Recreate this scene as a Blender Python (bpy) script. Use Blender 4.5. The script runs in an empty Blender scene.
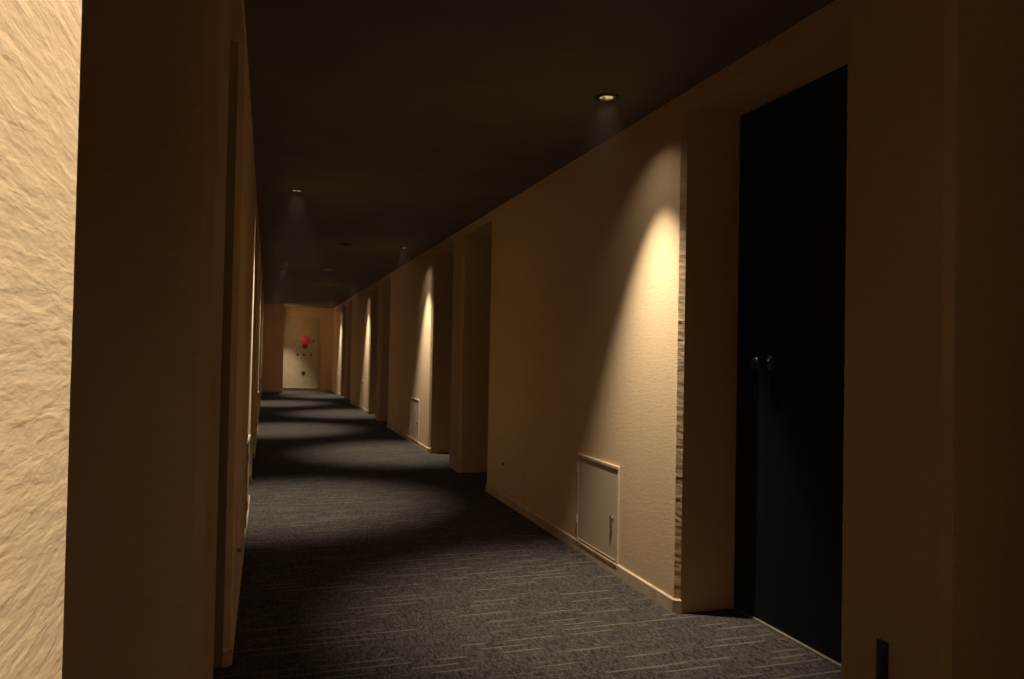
import bpy, bmesh, math, random
from mathutils import Vector, Matrix, noise
import numpy as np

sc = bpy.context.scene
C = sc.collection

# ------------------------------------------------------------------ camera, exposure, world
EYE = 1.12
YAW, PITCH, ROLL, FPX = math.radians(17.961), math.radians(1.069), math.radians(1.093), 754.8
cy, sy, cp, sp = math.cos(YAW), math.sin(YAW), math.cos(PITCH), math.sin(PITCH)
fw = Vector((sy * cp, cy * cp, sp)); rt = Vector((cy, -sy, 0)); up = rt.cross(fw)
cr, sr = math.cos(ROLL), math.sin(ROLL)
r2 = rt * cr + up * sr; u2 = up * cr - rt * sr
cam_d = bpy.data.cameras.new('camera'); cam = bpy.data.objects.new('camera', cam_d); C.objects.link(cam)
M = Matrix((r2, u2, -fw)).transposed().to_4x4(); M.translation = Vector((0, 0, EYE))
cam.matrix_world = M
cam_d.sensor_width = 36.0; cam_d.sensor_fit = 'HORIZONTAL'; cam_d.lens = FPX * 36.0 / 1024.0
cam_d.clip_start = 0.02; cam_d.clip_end = 100
sc.camera = cam

sc.view_settings.view_transform = 'Standard'; sc.view_settings.look = 'None'
sc.view_settings.gamma = 1.0; sc.view_settings.use_curve_mapping = False
sc.view_settings.exposure = 0.0
sc.cycles.use_denoising = True
sc.cycles.max_bounces = 14; sc.cycles.diffuse_bounces = 9; sc.cycles.glossy_bounces = 3
sc.cycles.volume_bounces = 0
sc.cycles.sample_clamp_indirect = 4.0

world = bpy.data.worlds.new('world'); sc.world = world; world.use_nodes = True
world.node_tree.nodes['Background'].inputs['Color'].default_value = (0, 0, 0, 1)

LAMP_W = 268.0          # lamp inside each downlight
LAMP_COL = (1.0, 0.92, 0.84)
HAZE = 0.0011

# ------------------------------------------------------------------ dimensions
XR, XL = 1.722, -0.101
HC, HS = 2.284, 2.213           # ceiling, underside of the lintels
DEPTH = 0.291                   # depth of a door recess
YN, YE = -5.0, 21.4             # corridor ends
PER = 5.3
CH = 0.021

# ------------------------------------------------------------------ helpers
def link(name, bm, mat, parent=None, smooth=False):
    me = bpy.data.meshes.new(name)
    bmesh.ops.recalc_face_normals(bm, faces=bm.faces)
    bm.to_mesh(me); bm.free()
    if smooth:
        for p in me.polygons: p.use_smooth = True
    o = bpy.data.objects.new(name, me); C.objects.link(o)
    if mat: me.materials.append(mat)
    if parent: o.parent = parent
    return o

def box(bm, x0, x1, y0, y1, z0, z1, bev=0.0):
    t = bmesh.new()
    v = [t.verts.new((x, y, z)) for x in (x0, x1) for y in (y0, y1) for z in (z0, z1)]
    for f in ((0, 1, 3, 2), (4, 6, 7, 5), (0, 4, 5, 1), (2, 3, 7, 6), (0, 2, 6, 4), (1, 5, 7, 3)):
        t.faces.new([v[i] for i in f])
    if bev: bmesh.ops.bevel(t, geom=list(t.edges), offset=bev, segments=2, affect='EDGES', profile=0.6)
    me = bpy.data.meshes.new('tmp'); t.to_mesh(me); t.free(); bm.from_mesh(me); bpy.data.meshes.remove(me)

def lathe(bm, prof, axis='z', org=(0, 0, 0), n=32, flip=1):
    """profile of (radius, height) swept about an axis through org"""
    rings = []
    for (r, h) in prof:
        ring = []
        if r < 1e-6:
            ring = [bm.verts.new(_ax(0, 0, h, axis, org, flip))]
        else:
            for i in range(n):
                a = 2 * math.pi * i / n
                ring.append(bm.verts.new(_ax(r * math.cos(a), r * math.sin(a), h, axis, org, flip)))
        rings.append(ring)
    for a, b in zip(rings, rings[1:]):
        for i in range(n):
            j = (i + 1) % n
            if len(a) == 1 and len(b) == 1: continue
            if len(a) == 1: bm.faces.new((a[0], b[i], b[j]))
            elif len(b) == 1: bm.faces.new((a[i], a[j], b[0]))
            else: bm.faces.new((a[i], a[j], b[j], b[i]))

def _ax(u, v, h, axis, org, flip):
    h *= flip
    if axis == 'z': p = (u, v, h)
    elif axis == 'x': p = (h, u, v)
    else: p = (u, h, v)
    return (p[0] + org[0], p[1] + org[1], p[2] + org[2])

def struct(o): o['kind'] = 'structure'; return o

def empty(name, loc, label, cat, group=None):
    o = bpy.data.objects.new(name, None); C.objects.link(o)
    o.empty_display_size = 0.1
    o.location = loc; o['label'] = label; o['category'] = cat
    if group: o['group'] = group
    return o

def tag(o, label, cat, group=None):
    o['label'] = label; o['category'] = cat
    if group: o['group'] = group
    return o

# ------------------------------------------------------------------ materials
def mat(name, col=(0.5, 0.5, 0.5), rough=0.6, metal=0.0, emis=None, estr=0.0, spec=0.5):
    m = bpy.data.materials.new(name); m.use_nodes = True
    b = m.node_tree.nodes['Principled BSDF']
    b.inputs['Base Color'].default_value = (*col, 1); b.inputs['Roughness'].default_value = rough
    b.inputs['Metallic'].default_value = metal
    b.inputs['Specular IOR Level'].default_value = spec
    if emis:
        b.inputs['Emission Color'].default_value = (*emis, 1); b.inputs['Emission Strength'].default_value = estr
    return m

def nodes(m): return m.node_tree.nodes, m.node_tree.links, m.node_tree.nodes['Principled BSDF']

def noise_tex(m, scale_vec, scale=1.0, detail=4, rough=0.55, dist=0.0):
    n, l, b = nodes(m)
    tc = n.new('ShaderNodeTexCoord'); mp = n.new('ShaderNodeMapping'); mp.inputs['Scale'].default_value = scale_vec
    t = n.new('ShaderNodeTexNoise'); t.inputs['Scale'].default_value = scale; t.inputs['Detail'].default_value = detail
    t.inputs['Roughness'].default_value = rough; t.inputs['Distortion'].default_value = dist
    l.new(tc.outputs['Object'], mp.inputs['Vector']); l.new(mp.outputs['Vector'], t.inputs['Vector'])
    return t

def ramp(m, src, c0, c1, p0=0.35, p1=0.65):
    n, l, b = nodes(m)
    r = n.new('ShaderNodeValToRGB'); r.color_ramp.elements[0].position = p0; r.color_ramp.elements[1].position = p1
    r.color_ramp.elements[0].color = (*c0, 1); r.color_ramp.elements[1].color = (*c1, 1)
    l.new(src, r.inputs['Fac']); return r

def bump(m, src, strength, dist, prev=None):
    n, l, b = nodes(m)
    bp = n.new('ShaderNodeBump'); bp.inputs['Strength'].default_value = strength; bp.inputs['Distance'].default_value = dist
    l.new(src, bp.inputs['Height'])
    if prev: l.new(prev.outputs['Normal'], bp.inputs['Normal'])
    l.new(bp.outputs['Normal'], b.inputs['Normal'])
    return bp

WALL_A, WALL_B = (0.72, 0.49, 0.25), (0.77, 0.535, 0.28)
def plaster(name, axis_scale):
    m = mat(name, WALL_A, 0.85, spec=0.2)
    n, l, b = nodes(m)
    t1 = noise_tex(m, axis_scale, 1.0, 3, 0.5, 0.35)                 # trowel strokes running along the wall
    t2 = noise_tex(m, (60, 60, 110), 1.0, 3, 0.6, 0.2)
    t3 = noise_tex(m, (1.3, 1.3, 2.0), 1.0, 2, 0.5)
    r = ramp(m, t1.outputs['Fac'], WALL_A, WALL_B, 0.3, 0.7)
    l.new(r.outputs['Color'], b.inputs['Base Color'])
    b1 = bump(m, t3.outputs['Fac'], 0.3, 0.004)
    b2 = bump(m, t1.outputs['Fac'], 0.7, 0.0009, b1)
    bump(m, t2.outputs['Fac'], 0.5, 0.0005, b2)
    return m
M_WALL = plaster('trowelled_plaster', (24, 26, 135))
M_END = plaster('end_plaster', (26, 24, 135))

M_CEIL = mat('dark_ceiling_paint', (0.085, 0.06, 0.042), 0.75, spec=0.25)
t = noise_tex(M_CEIL, (3, 3, 3), 1.0, 4, 0.6); r = ramp(M_CEIL, t.outputs['Fac'], (0.140, 0.104, 0.075), (0.168, 0.125, 0.092))
M_CEIL.node_tree.links.new(r.outputs['Color'], nodes(M_CEIL)[2].inputs['Base Color'])
t = noise_tex(M_CEIL, (90, 90, 90), 1.0, 2, 0.6); bump(M_CEIL, t.outputs['Fac'], 0.4, 0.001)

# carpet: dark loop pile with broken light dashes across the corridor
M_CARPET = mat('striped_loop_carpet', (0.06, 0.055, 0.055), 0.95, spec=0.1)
n, l, b = nodes(M_CARPET)
tc = n.new('ShaderNodeTexCoord'); sx = n.new('ShaderNodeSeparateXYZ'); l.new(tc.outputs['Object'], sx.inputs[0])
def mth(op, a, bb=None, c=None):
    k = n.new('ShaderNodeMath'); k.operation = op
    for i, v in enumerate((a, bb, c)):
        if v is None: continue
        if isinstance(v, (int, float)): k.inputs[i].default_value = v
        else: l.new(v, k.inputs[i])
    return k.outputs[0]
def dashes(pitch, width, freq, thr, seed):
    rowf = mth('ADD', mth('DIVIDE', sx.outputs['Y'], pitch), seed)
    row = mth('FLOOR', rowf); fr = mth('FRACT', rowf)
    line = mth('LESS_THAN', mth('ABSOLUTE', mth('SUBTRACT', fr, 0.5)), width)
    cx = n.new('ShaderNodeCombineXYZ'); l.new(mth('MULTIPLY', sx.outputs['X'], freq), cx.inputs[0]); l.new(mth('MULTIPLY', row, 7.31), cx.inputs[1])
    cx.inputs[2].default_value = seed
    nt = n.new('ShaderNodeTexNoise'); nt.inputs['Scale'].default_value = 1.0; nt.inputs['Detail'].default_value = 1.0
    l.new(cx.outputs[0], nt.inputs['Vector'])
    g = n.new('ShaderNodeMapRange'); g.inputs['From Min'].default_value = thr; g.inputs['From Max'].default_value = thr + 0.04
    l.new(nt.outputs['Fac'], g.inputs['Value'])
    return mth('MULTIPLY', line, g.outputs[0])
d1 = dashes(0.053, 0.10, 3.6, 0.54, 3.3)
d2 = dashes(0.019, 0.22, 3.6, 0.60, 9.1)
dash = mth('MINIMUM', mth('ADD', d1, mth('MULTIPLY', d2, 0.45)), 1.0)
pile = noise_tex(M_CARPET, (170, 120, 60), 1.0, 2, 0.7)
wig = noise_tex(M_CARPET, (78, 30, 10), 1.0, 2, 0.6, 1.5)
pr = ramp(M_CARPET, wig.outputs['Fac'], (0.026, 0.021, 0.0165), (0.090, 0.0715, 0.054), 0.38, 0.60)
mx = n.new('ShaderNodeMix'); mx.data_type = 'RGBA'
l.new(mth('MULTIPLY', dash, 0.55), mx.inputs['Factor']); l.new(pr.outputs['Color'], mx.inputs['A']); mx.inputs['B'].default_value = (0.21, 0.168, 0.12, 1)
mul = n.new('ShaderNodeMix'); mul.data_type = 'RGBA'; mul.blend_type = 'MULTIPLY'; mul.inputs['Factor'].default_value = 1
pr2 = ramp(M_CARPET, pile.outputs['Fac'], (0.6, 0.6, 0.6), (1.25, 1.25, 1.25), 0.3, 0.7)
l.new(mx.outputs['Result'], mul.inputs['A']); l.new(pr2.outputs['Color'], mul.inputs['B'])
l.new(mul.outputs['Result'], b.inputs['Base Color'])
b1 = bump(M_CARPET, pile.outputs['Fac'], 0.8, 0.003); bump(M_CARPET, wig.outputs['Fac'], 0.5, 0.002, b1)

M_DOOR = mat('black_door_paint', (0.006, 0.0045, 0.004), 0.8, spec=0.08)
t = noise_tex(M_DOOR, (6, 6, 1.2), 1.0, 3, 0.6); r = ramp(M_DOOR, t.outputs['Fac'], (0.0045, 0.0032, 0.0028), (0.0075, 0.005, 0.004))
M_DOOR.node_tree.links.new(r.outputs['Color'], nodes(M_DOOR)[2].inputs['Base Color'])
def speck(name, col, rough, metal=0.0, k=0.12, spec=0.5, sc_=40):
    m = mat(name, col, rough, metal, spec=spec)
    t = noise_tex(m, (sc_, sc_, sc_), 1.0, 2, 0.5)
    r = ramp(m, t.outputs['Fac'], tuple(c * (1 - k) for c in col), tuple(c * (1 + k) for c in col))
    m.node_tree.links.new(r.outputs['Color'], nodes(m)[2].inputs['Base Color'])
    return m
M_KNOB = speck('aged_knob_metal', (0.10, 0.085, 0.07), 0.35, 1.0)
M_THRESH = speck('threshold_metal', (0.42, 0.34, 0.24), 0.45, 0.6)
M_BASE = speck('baseboard_paint', (0.60, 0.43, 0.25), 0.55, sc_=15)
M_HATCH = speck('hatch_grey_enamel', (0.60, 0.455, 0.27), 0.5, sc_=120, k=0.06)
M_HFRAME = speck('hatch_frame_paint', (0.62, 0.46, 0.28), 0.45, sc_=30, k=0.06)
M_FLUSH = speck('flush_panel_paint', (0.66, 0.485, 0.262), 0.6, sc_=30, k=0.06)
M_LATCH = speck('latch_steel', (0.45, 0.38, 0.30), 0.3, 0.9)
M_BLACK = speck('black_plastic', (0.006, 0.006, 0.006), 0.4)
M_TRIM = speck('downlight_trim', (0.05, 0.045, 0.04), 0.4)
M_REFL = speck('downlight_reflector', (0.75, 0.70, 0.62), 0.45, 0.1)
M_LENS = mat('lamp_lens', (0.9, 0.85, 0.75), 0.3, emis=(1.0, 0.84, 0.6), estr=5.0)
M_PALE = speck('pale_plastic', (0.55, 0.48, 0.38), 0.5)
M_CAB = speck('cabinet_enamel', (0.52, 0.40, 0.21), 0.5, sc_=8, k=0.05)
M_CABF = speck('cabinet_frame_enamel', (0.55, 0.43, 0.24), 0.5, sc_=8, k=0.05)
M_RED = mat('red_lamp_glass', (0.42, 0.02, 0.02), 0.4, emis=(1.0, 0.06, 0.07), estr=0.12)
M_REDD = speck('red_enamel', (0.30, 0.012, 0.010), 0.4)
M_PKNOB = speck('brown_knob', (0.22, 0.13, 0.06), 0.5)
M_DARKM = speck('dark_marking', (0.05, 0.035, 0.02), 0.6)

# ------------------------------------------------------------------ the walls
def pier(bm, side, y0, y1, c0=True, c1=True):
    """one full-height block of plaster wall, worn chamfered corners facing the corridor; side=+1 right, -1 left"""
    xf = XR if side > 0 else XL
    xb = xf + side * 0.42
    pts = [(xb, y0)]
    if c0: pts += [(xf + side * CH, y0), (xf, y0 + CH)]
    else: pts += [(xf, y0)]
    if c1: pts += [(xf, y1 - CH), (xf + side * CH, y1)]
    else: pts += [(xf, y1)]
    pts += [(xb, y1)]
    near = y0 < 9
    nz = 150 if near else 40
    rows = []
    for k in range(nz + 1):
        z = HC * k / nz; row = []
        for i, (x, y) in enumerate(pts):
            jx = jy = 0.0
            if 0 < i < len(pts) - 1 and 0 < k < nz:
                am = 0.3 if abs(y1 - 0.485) < 0.03 else 1.0
                jx = am * 0.0012 * noise.noise(Vector((i * 5.1 + y0 * 3.3, side * 4, z * 45)))
                jy = am * 0.0018 * noise.noise(Vector((i * 9.7 + y0 * 1.3, side * 7, z * 38))) + am * 0.0015 * noise.noise(Vector((i * 2.7, y0, z * 110)))
            if abs(x - xf) < 1e-6: jx = 0.0
            else: jx, jy = 1.3 * jx + 0.4 * jy, 0.0
            row.append(bm.verts.new((x + jx, y + jy, z)))
        rows.append(row)
    m = len(pts)
    for a, b_ in zip(rows, rows[1:]):
        for i in range(m):
            j = (i + 1) % m
            bm.faces.new((a[i], a[j], b_[j], b_[i]))
    bm.faces.new(rows[0]); bm.faces.new(list(reversed(rows[-1])))

RIGHT_W = 2.92      # near corner of the first long panel, right side
piers_R, recess_R, piers_L, recess_L = [], [], [], []
for k in range(-1, 4):
    o = RIGHT_W + PER * k
    if k < 3: piers_R += [(o, o + 3.0), (o + 3.93, o + 4.33)]; recess_R += [(o + 3.0, o + 3.93), (o + 4.33, o + 5.3)]
    else: piers_R += [(o, YE + 0.3)]
for k in range(-1, 4):
    o = 0.525 + PER * k    # far corner of a long panel, left side
    near = 0.04 if k == 0 else 0.0
    piers_L += [(YN - 0.3 if k == -1 else o - 2.98, o - near)]
    if k < 3: recess_L += [(o - near, o + 0.99), (o + 1.39, o + 2.32)]; piers_L += [(o + 0.99, o + 1.39)]
piers_L += [(16.41 + 0.99, 16.41 + 1.39)]; recess_L += [(16.41, 16.41 + 0.99), (16.41 + 1.39, 16.41 + 2.32)]
piers_L = [p for p in piers_L if p[0] < 16.5]
piers_L += [(17.40, 17.80), (18.73, YE + 0.3)]
# keep unique, ordered
piers_L = sorted(set((round(a, 3), round(b_, 3)) for a, b_ in piers_L)); recess_L = sorted(set((round(a, 3), round(b_, 3)) for a, b_ in recess_L))
piers_R = sorted(set((round(a, 3), round(b_, 3)) for a, b_ in piers_R)); recess_R = sorted(set((round(a, 3), round(b_, 3)) for a, b_ in recess_R))
# close the gap behind the camera on the right
piers_R = [(YN - 0.3, RIGHT_W - PER + 3.0)] + [p for p in piers_R if p[0] > RIGHT_W - PER + 0.1]

def wall(side, piers, recesses, name):
    bm = bmesh.new()
    for a, b_ in piers: pier(bm, side, a, b_)
    xf = XR if side > 0 else XL
    for a, b_ in recesses:
        x0, x1 = sorted((xf + side * 0.0006, xf + side * 0.42))
        box(bm, x0, x1, a - 0.002 - CH, b_ + CH + 0.002, HS, HC)
    return struct(link(name, bm, M_WALL))
wall(1, piers_R, recess_R, 'wall_right')
wall(-1, piers_L, recess_L, 'wall_left')

bm = bmesh.new(); box(bm, XL - 0.45, XR + 0.45, YN - 0.35, YE + 0.35, -0.05, 0.0)
struct(link('floor', bm, M_CARPET))

# end wall with a shallow block standing out at its left
bm = bmesh.new()
box(bm, XL - 0.1, XR + 0.1, YE, YE + 0.15, 0, HC)
box(bm, XL - 0.05, 0.405, YE - 1.0, YE + 0.05, 0, HC)
struct(link('wall_back', bm, M_END))
bm = bmesh.new(); box(bm, XL - 0.1, XR + 0.1, YN - 0.15, YN, 0, HC)
struct(link('wall_front', bm, M_END))

# ------------------------------------------------------------------ ceiling with openings for the downlights
R_LIGHT = [(1.43, 3.09 + PER * k) for k in range(-1, 4)]  # first one is unseen, added behind the camera to brighten the near returns
L_LIGHT = [(0.18, y) for y in (-4.88, 0.375, 5.72, 11.05, 16.36)]  # first one also out of view, added for more bounce from behind
END_LIGHT = [(0.46, 20.74)]
LIGHTS = R_LIGHT + L_LIGHT + END_LIGHT
HO = 0.034
bm = bmesh.new()
xs = sorted({XL - 0.45, XR + 0.45} | {round(x + s * HO, 4) for x, _ in LIGHTS for s in (-1, 1)})
ys = sorted({YN - 0.35, YE + 0.35} | {round(y + s * HO, 4) for _, y in LIGHTS for s in (-1, 1)})
gv = {}
def V(i, j):
    if (i, j) not in gv: gv[(i, j)] = bm.verts.new((xs[i], ys[j], HC))
    return gv[(i, j)]
for i in range(len(xs) - 1):
    for j in range(len(ys) - 1):
        mx_, my_ = (xs[i] + xs[i + 1]) / 2, (ys[j] + ys[j + 1]) / 2
        if any(abs(mx_ - x) < HO and abs(my_ - y) < HO for x, y in LIGHTS): continue
        bm.faces.new((V(i, j), V(i + 1, j), V(i + 1, j + 1), V(i, j + 1)))
ex = bmesh.ops.extrude_face_region(bm, geom=list(bm.faces))
for v in ex['geom']:
    if isinstance(v, bmesh.types.BMVert): v.co.z += 0.012
struct(link('ceiling', bm, M_CEIL))

# ------------------------------------------------------------------ baseboards of the long panels
def baseboard(side, piers, name):
    bm = bmesh.new(); xf = XR if side > 0 else XL
    for a, b_ in piers:
        if b_ - a < 1: continue
        e = 0.009
        outer = [(xf - side * e, a + CH - 0.002), (xf - side * e, b_ - CH + 0.002)]
        pts = [(xf + side * CH, a - e), (xf - side * e, a + CH - 0.004), (xf - side * e, b_ - CH + 0.004), (xf + side * CH, b_ + e),
               (xf + side * CH, b_ - 0.004), (xf + side * 0.004, b_ - CH), (xf + side * 0.004, a + CH), (xf + side * CH, a + 0.004)]
        lo = [bm.verts.new((x, y, 0)) for x, y in pts]
        mi = [bm.verts.new((x, y, 0.056)) for x, y in pts]
        hi = []
        for i, (x, y) in enumerate(pts):
            if i < 4:  # eased top edge
                j = 7 - i
                hx, hy = x + (pts[j][0] - x) * 0.5, y + (pts[j][1] - y) * 0.5
            else: hx, hy = x, y
            hi.append(bm.verts.new((hx, hy, 0.062)))
        m = len(pts)
        for A, B in ((lo, mi), (mi, hi)):
            for i in range(m):
                j = (i + 1) % m; bm.faces.new((A[i], A[j], B[j], B[i]))
        for i in range(3):
            j = 7 - i
            bm.faces.new((hi[i], hi[i + 1], hi[j - 1], hi[j])); bm.faces.new((lo[j], lo[j - 1], lo[i + 1], lo[i]))
    return struct(link(name, bm, M_BASE))
baseboard(1, piers_R, 'baseboard_right'); baseboard(-1, piers_L, 'baseboard_left')
bm = bmesh.new(); box(bm, 0.405, XR, YE - 0.012, YE, 0, 0.06, 0.003); box(bm, XL, 0.415, YE - 1.012, YE - 1.0, 0, 0.06, 0.003)
struct(link('baseboard_back', bm, M_BASE))

# ------------------------------------------------------------------ doors in the recesses
nd = [0]
def door(side, a, b_, hinge_far):
    nd[0] += 1
    xf = (XR if side > 0 else XL) + side * DEPTH
    bm = bmesh.new()
    s = side
    def bx(x0, x1, *r, **k): xx = sorted((x0, x1)); box(bm, xx[0], xx[1], *r, **k)
    # black steel frame
    bx(xf, xf + s * 0.09, a + 0.0, a + 0.035, 0, HS); bx(xf, xf + s * 0.09, b_ - 0.035, b_, 0, HS); bx(xf, xf + s * 0.09, a, b_, HS - 0.035, HS)
    fr = struct(link('door_%d' % nd[0], bm, M_DOOR))
    bm = bmesh.new(); bx(xf + s * 0.006, xf + s * 0.05, a + 0.036, b_ - 0.036, 0.012, HS - 0.036, bev=0.002)
    leaf = link('door_leaf', bm, M_DOOR, fr)
    bm = bmesh.new()
    ky = (b_ - 0.22) if not hinge_far else (a + 0.22); org = (xf + s * 0.006, ky, 1.10)
    lathe(bm, [(0, 0), (0.036, 0), (0.036, 0.003), (0.032, 0.007), (0.013, 0.009), (0.011, 0.035), (0.014, 0.04), (0.025, 0.047), (0.028, 0.058), (0.024, 0.07), (0.013, 0.076), (0, 0.077)], 'x', org, 28, -s)
    link('door_knob', bm, M_KNOB, leaf, True)
    bm = bmesh.new(); bx(xf - s * 0.004, xf + s * 0.07, a + 0.001, b_ - 0.001, 0.0, 0.009, bev=0.002)
    link('threshold', bm, M_THRESH, fr)
    return fr
for i, (a, b_) in enumerate(recess_R): door(1, a, b_, False)
for i, (a, b_) in enumerate(recess_L): door(-1, a, b_, False)

# ------------------------------------------------------------------ downlights
def make_downlight(loc, label):
    t = empty('recessed_downlight', (loc[0], loc[1], HC), label, 'ceiling light', 'recessed downlights along the corridor ceiling')
    bm = bmesh.new()
    lathe(bm, [(0.036, 0.002), (0.0345, -0.004), (0.037, -0.0075), (0.052, -0.006), (0.055, -0.001), (0.054, 0.0), (0.036, 0.002)], n=40)
    link('trim_ring', bm, M_TRIM, t, True)
    bm = bmesh.new()
    lathe(bm, [(0.0355, 0.001), (0.034, 0.02), (0.030, 0.045), (0.024, 0.062), (0.0, 0.066), (0, 0.07), (0.028, 0.066), (0.034, 0.045), (0.0375, 0.02), (0.0375, 0.002), (0.0355, 0.001)], n=40)
    link('reflector', bm, M_REFL, t, True)
    bm = bmesh.new()
    lathe(bm, [(0, 0.046), (0.010, 0.047), (0.016, 0.051), (0.016, 0.055), (0.010, 0.061), (0, 0.061)], n=28)
    link('lamp', bm, M_LENS, t, True)
    return t
def light_in(t):
    dim = 0.76 if abs(t.location.y - 0.375) < 0.01 else 1.0      # this lamp is weaker than the rest
    for nm, size, blend, w, r, z in (('lamp_light', 61, 0.88, LAMP_W * dim, 0.014, 0.030), ('spill_light', 114, 1.0, LAMP_W * 0.023 * dim, 0.012, 0.012)):
        ld = bpy.data.lights.new(nm, 'SPOT'); ld.energy = w; ld.color = LAMP_COL; ld.spot_size = math.radians(size)
        ld.spot_blend = blend; ld.shadow_soft_size = r
        lo = bpy.data.objects.new(nm, ld); C.objects.link(lo); lo.parent = t; lo.location = (0, 0, z)
def dup(root, loc, label):
    r = root.copy(); C.objects.link(r); r.location = loc; r['label'] = label
    for ch in list(root.children):
        c = ch.copy(); C.objects.link(c); c.parent = r
        for g in ch.children:
            d = g.copy(); C.objects.link(d); d.parent = c
    return r
RL = {1: 'small round downlight in dark ceiling, nearest the right-hand wall, lighting the first long panel',
      2: 'second downlight along the right-hand wall, above the second bright panel edge',
      3: 'third downlight along the right-hand wall, above the third bright panel edge',
      4: 'fourth and farthest downlight along the right-hand wall, near the end wall',
      0: 'unseen downlight added over the right-hand wall behind the camera'}
LL = {0: 'unseen downlight added on the left side far behind the camera', 1: 'downlight over the bright rough plaster at the left edge, nearest the camera',
      2: 'small downlight in dark ceiling at left, above the broad nearest carpet pool',
      3: 'second downlight along the left wall, farther down the dark ceiling', 4: 'third downlight along the left wall, near the end of the corridor'}
first = None
specs = [(R_LIGHT[k], RL[k]) for k in (1, 2, 3, 4, 0)] + [(L_LIGHT[k], LL[k]) for k in (1, 2, 3, 4, 0)] + [(END_LIGHT[0], 'downlight over the red-lamped cabinet at the corridor end')]
for (x, y), lab in specs:
    if first is None: first = make_downlight((x, y), lab); tcur = first
    else: tcur = dup(first, (x, y, HC), lab)
    tcur['_l'] = 1
for o in [o for o in C.objects if o.get('_l')]:
    del o['_l']; light_in(o)

# ------------------------------------------------------------------ access hatches in the long panels
def hatch_cover(label, side, yc, far_latch):
    """framed grey hatch; local frame: +x out of the wall, y along it"""
    t = empty('access_hatch', (0, 0, 0), label, 'access hatch', 'low access hatches in the corridor walls')
    w, z0, z1 = 0.265, 0.047, 0.555
    bm = bmesh.new()
    box(bm, -0.003, 0.012, -w, w, z1 - 0.018, z1, 0.003)
    box(bm, -0.003, 0.009, -w, -w + 0.016, z0, z1 - 0.01, 0.002); box(bm, -0.003, 0.009, w - 0.016, w, z0, z1 - 0.01, 0.002)
    box(bm, -0.003, 0.012, -w, w, z0, z0 + 0.014, 0.003)
    link('hatch_frame', bm, M_HFRAME, t)
    bm = bmesh.new()
    box(bm, -0.003, 0.0075, -w + 0.019, w - 0.019, z0 + 0.019, z1 - 0.021, 0.0015)
    box(bm, 0.004, 0.010, -w + 0.03, w - 0.03, z0 + 0.022, z0 + 0.030, 0.0015)
    leaf = link('hatch_door', bm, M_HATCH, t)
    sgn = 1 if far_latch else -1
    ly = sgn * (w - 0.065)
    bm = bmesh.new()
    lathe(bm, [(0, 0), (0.013, 0), (0.013, 0.004), (0.008, 0.006), (0.007, 0.010), (0, 0.011)], 'x', (0.005, ly, 0.285), 20)
    box(bm, 0.011, 0.021, ly - 0.007, ly + 0.007, 0.235, 0.297, 0.003)
    link('latch', bm, M_LATCH, leaf)
    for hz in (0.16, 0.45):
        bm = bmesh.new(); lathe(bm, [(0, 0), (0.005, 0), (0.005, 0.045), (0, 0.045)], 'z', (0.010, -sgn * (w - 0.008), hz), 12)
        link('hinge', bm, M_HFRAME, leaf)
    return t
def flush_cover(label):
    t = empty('flush_access_panel', (0, 0, 0), label, 'access panel', 'flush painted panels low in the corridor walls')
    bm = bmesh.new(); box(bm, -0.003, 0.003, -0.275, 0.275, 0.068, 0.50, 0.001)
    lf = link('panel_door', bm, M_FLUSH, t)
    bm = bmesh.new(); lathe(bm, [(0, 0), (0.012, 0), (0.012, 0.003), (0.007, 0.004), (0.007, 0.010), (0.009, 0.013), (0.006, 0.016), (0, 0.016)], 'x', (0.003, -0.20, 0.29), 20)
    link('panel_knob', bm, M_PKNOB, lf, True)
    return t
def place(t, side, y):
    if side > 0: t.location = (XR, y, 0); t.rotation_euler = (0, 0, math.pi)
    else: t.location = (XL, y, 0); t.rotation_euler = (0, 0, 0)
# rotation by pi flips y: on the right the latch at local +y sits nearer the camera
HR = ['grey framed access hatch low in the right-hand wall, nearest the camera, latch catching light',
      'framed access hatch low in the second long panel of the right-hand wall',
      'framed access hatch low in the third long panel of the right-hand wall',
      'framed access hatch low in the last long panel of the right-hand wall']
FR = ['flush tan panel with dark knob, low at the far end of the nearest right-hand panel',
      'flush tan panel with small knob, low at the far end of the second right-hand panel',
      'flush tan panel with small knob, low at the far end of the third right-hand panel']
HL = ['framed access hatch low on the left wall, seen edge-on in the nearest lit streak',
      'framed access hatch low on the left wall in the second long panel',
      'framed access hatch low on the left wall in the third long panel']
FL = ['flush panel low in the unlit near half of the nearest left-hand long panel',
      'flush panel low on the left wall, in the second long panel',
      'flush panel low on the left wall, in the third long panel']
h0 = hatch_cover(HR[0], 1, 0, True); f0 = flush_cover(FR[0])
def dup0(root, label):
    r = root.copy(); C.objects.link(r); r['label'] = label
    for ch in list(root.children):
        c = ch.copy(); C.objects.link(c); c.parent = r
        for g in list(ch.children):
            d = g.copy(); C.objects.link(d); d.parent = c
    return r
for k, lb in enumerate(HR): t = h0 if k == 0 else dup0(h0, lb); place(t, 1, RIGHT_W + PER * k + 0.835)
for k, lb in enumerate(HL): t = dup0(h0, lb); place(t, -1, 5.81 + PER * k - 0.80)
for k, lb in enumerate(FR):
    t = f0 if k == 0 else dup0(f0, lb); place(t, 1, RIGHT_W + PER * k + 2.325)
    t.rotation_euler = (0, 0, math.pi)
    # knob towards the far edge on the right wall
for k, lb in enumerate(FL): t = dup0(f0, lb); place(t, -1, 5.81 + PER * k - 2.3)

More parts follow.
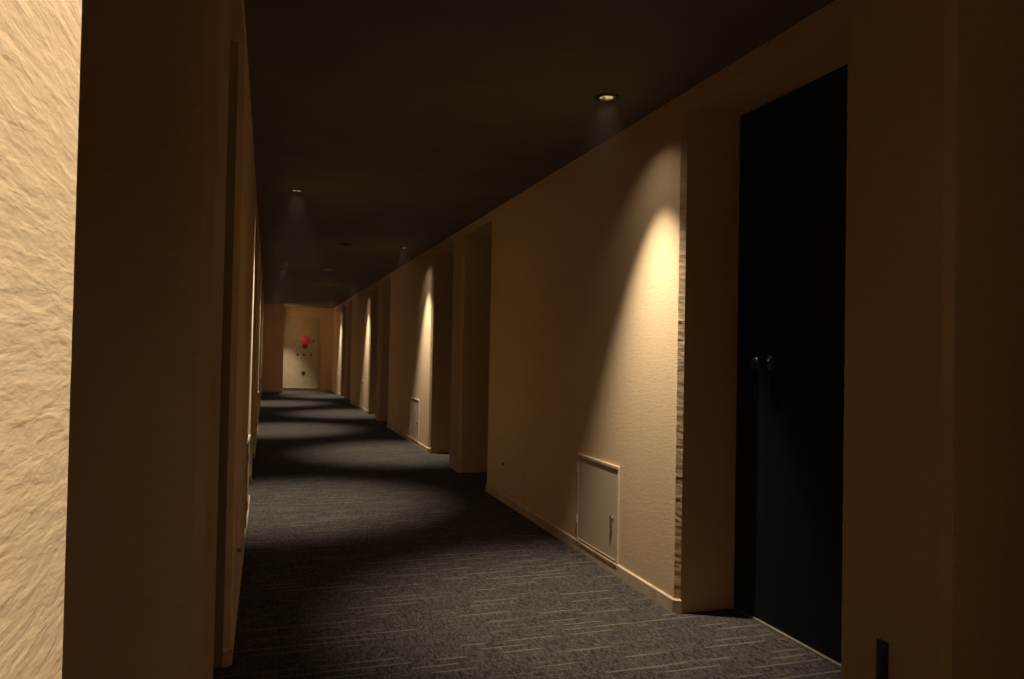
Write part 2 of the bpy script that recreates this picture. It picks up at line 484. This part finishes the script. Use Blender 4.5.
# ------------------------------------------------------------------ black wall plate on the near pillar
t = empty('wall_outlet', (XR, 1.762, 0.25), 'narrow black plate low on the shadowed right-hand pillar nearest the camera', 'wall plate')
bm = bmesh.new(); box(bm, -0.008, 0.002, -0.020, 0.020, -0.075, 0.058, 0.003); link('plate', bm, M_BLACK, t)
bm = bmesh.new(); box(bm, -0.011, -0.006, -0.010, 0.010, -0.035, 0.020, 0.002); link('socket_insert', bm, M_BLACK, t)

# ------------------------------------------------------------------ ceiling fittings
t = empty('ceiling_vent', (0.80, 8.40, HC), 'small dark round fitting in the middle of the ceiling, nearer of two', 'ceiling fitting')
bm = bmesh.new(); lathe(bm, [(0.07, 0.001), (0.072, -0.006), (0.066, -0.013), (0.052, -0.015), (0.05, -0.008), (0.0, -0.008)], n=36); link('vent_ring', bm, M_BLACK, t, True)
bm = bmesh.new()
for r0 in (0.018, 0.034): lathe(bm, [(r0, -0.008), (r0 + 0.003, -0.014), (r0 + 0.006, -0.014), (r0 + 0.008, -0.008)], n=30)
link('vent_grille', bm, M_BLACK, t, True)
t = empty('smoke_detector', (0.805, 11.1, HC), 'small pale round smoke detector in the middle of the dark ceiling', 'smoke detector')
bm = bmesh.new(); lathe(bm, [(0.07, 0.001), (0.072, -0.010), (0.066, -0.016), (0.0, -0.016)], n=36); link('detector_base', bm, M_PALE, t, True)
bm = bmesh.new(); lathe(bm, [(0.05, -0.015), (0.048, -0.024), (0.038, -0.029), (0, -0.030)], n=36); link('detector_cap', bm, M_PALE, t, True)

# ------------------------------------------------------------------ tall cabinet with a red lamp on the end wall
t = empty('hydrant_cabinet', (0.885, YE, 0), 'tall pale wall cabinet at the corridor end, red lamp and three dark marks', 'cabinet')
bm = bmesh.new(); x0, x1, z0, z1 = -0.46, 0.47, 0.065, 2.02
box(bm, x0, x0 + 0.03, -0.04, 0.002, z0, z1, 0.003); box(bm, x1 - 0.03, x1, -0.04, 0.002, z0, z1, 0.003)
box(bm, x0, x1, -0.04, 0.002, z1 - 0.03, z1, 0.003); box(bm, x0, x1, -0.04, 0.002, z0, z0 + 0.03, 0.003); box(bm, x0, x1, -0.034, 0.002, 1.155, 1.175, 0.002)
link('cabinet_frame', bm, M_CABF, t)
bm = bmesh.new(); box(bm, x0 + 0.032, x1 - 0.032, -0.03, 0.0, 1.177, z1 - 0.032, 0.002); up_ = link('upper_panel', bm, M_CAB, t)
bm = bmesh.new(); box(bm, x0 + 0.032, x1 - 0.032, -0.03, 0.0, z0 + 0.032, 1.153, 0.002); lo_ = link('lower_door', bm, M_CAB, t)
bm = bmesh.new(); lathe(bm, [(0.12, 0.0), (0.12, 0.012), (0.11, 0.02), (0.095, 0.045), (0.06, 0.075), (0, 0.085)], 'y', (0.10, -0.03, 1.385), 30, -1)
rl = link('red_lamp', bm, M_RED, t, True); rl['label'] = 'glowing red domed lamp'
bm = bmesh.new(); lathe(bm, [(0, 0.0), (0.075, 0.0), (0.075, 0.012), (0.05, 0.02), (0.04, 0.012), (0, 0.012)], 'y', (0.10, -0.03, 1.22), 24, -1)
cb = link('call_button', bm, M_REDD, t); cb['label'] = 'dark red round button'
bm = bmesh.new(); lathe(bm, [(0, 0.0), (0.03, 0.0), (0.03, 0.015), (0, 0.02)], 'y', (0.32, -0.03, 1.36), 20, -1)
link('pilot_lamp', bm, M_REDD, t)
for dx in (-0.09, 0.08, 0.27):
    bm = bmesh.new(); box(bm, dx - 0.03, dx + 0.03, -0.033, -0.028, 0.95, 1.01, 0.002); link('dark_mark', bm, M_DARKM, lo_)
bm = bmesh.new(); lathe(bm, [(0, 0), (0.055, 0), (0.055, 0.006), (0.03, 0.012), (0.03, 0.022), (0, 0.024)], 'y', (0.07, -0.03, 0.48), 24, -1)
link('door_pull', bm, M_DARKM, lo_)

# ------------------------------------------------------------------ faint haze that shows the beams
if HAZE > 0:
    bm = bmesh.new(); box(bm, XL - 0.38, XR + 0.38, YN - 0.1, YE + 0.1, -0.03, HC - 0.05)
    hz = link('haze', bm, None); hz['kind'] = 'stuff'; tag(hz, 'faint haze in the air showing the light beams under the downlights', 'haze')
    m = bpy.data.materials.new('haze'); m.use_nodes = True; nt = m.node_tree; nt.nodes.clear()
    out = nt.nodes.new('ShaderNodeOutputMaterial'); vs = nt.nodes.new('ShaderNodeVolumeScatter')
    vs.inputs['Density'].default_value = HAZE; vs.inputs['Color'].default_value = (1.0, 0.82, 0.62, 1); vs.inputs['Anisotropy'].default_value = 0.2
    nt.links.new(vs.outputs[0], out.inputs['Volume']); hz.data.materials.append(m)
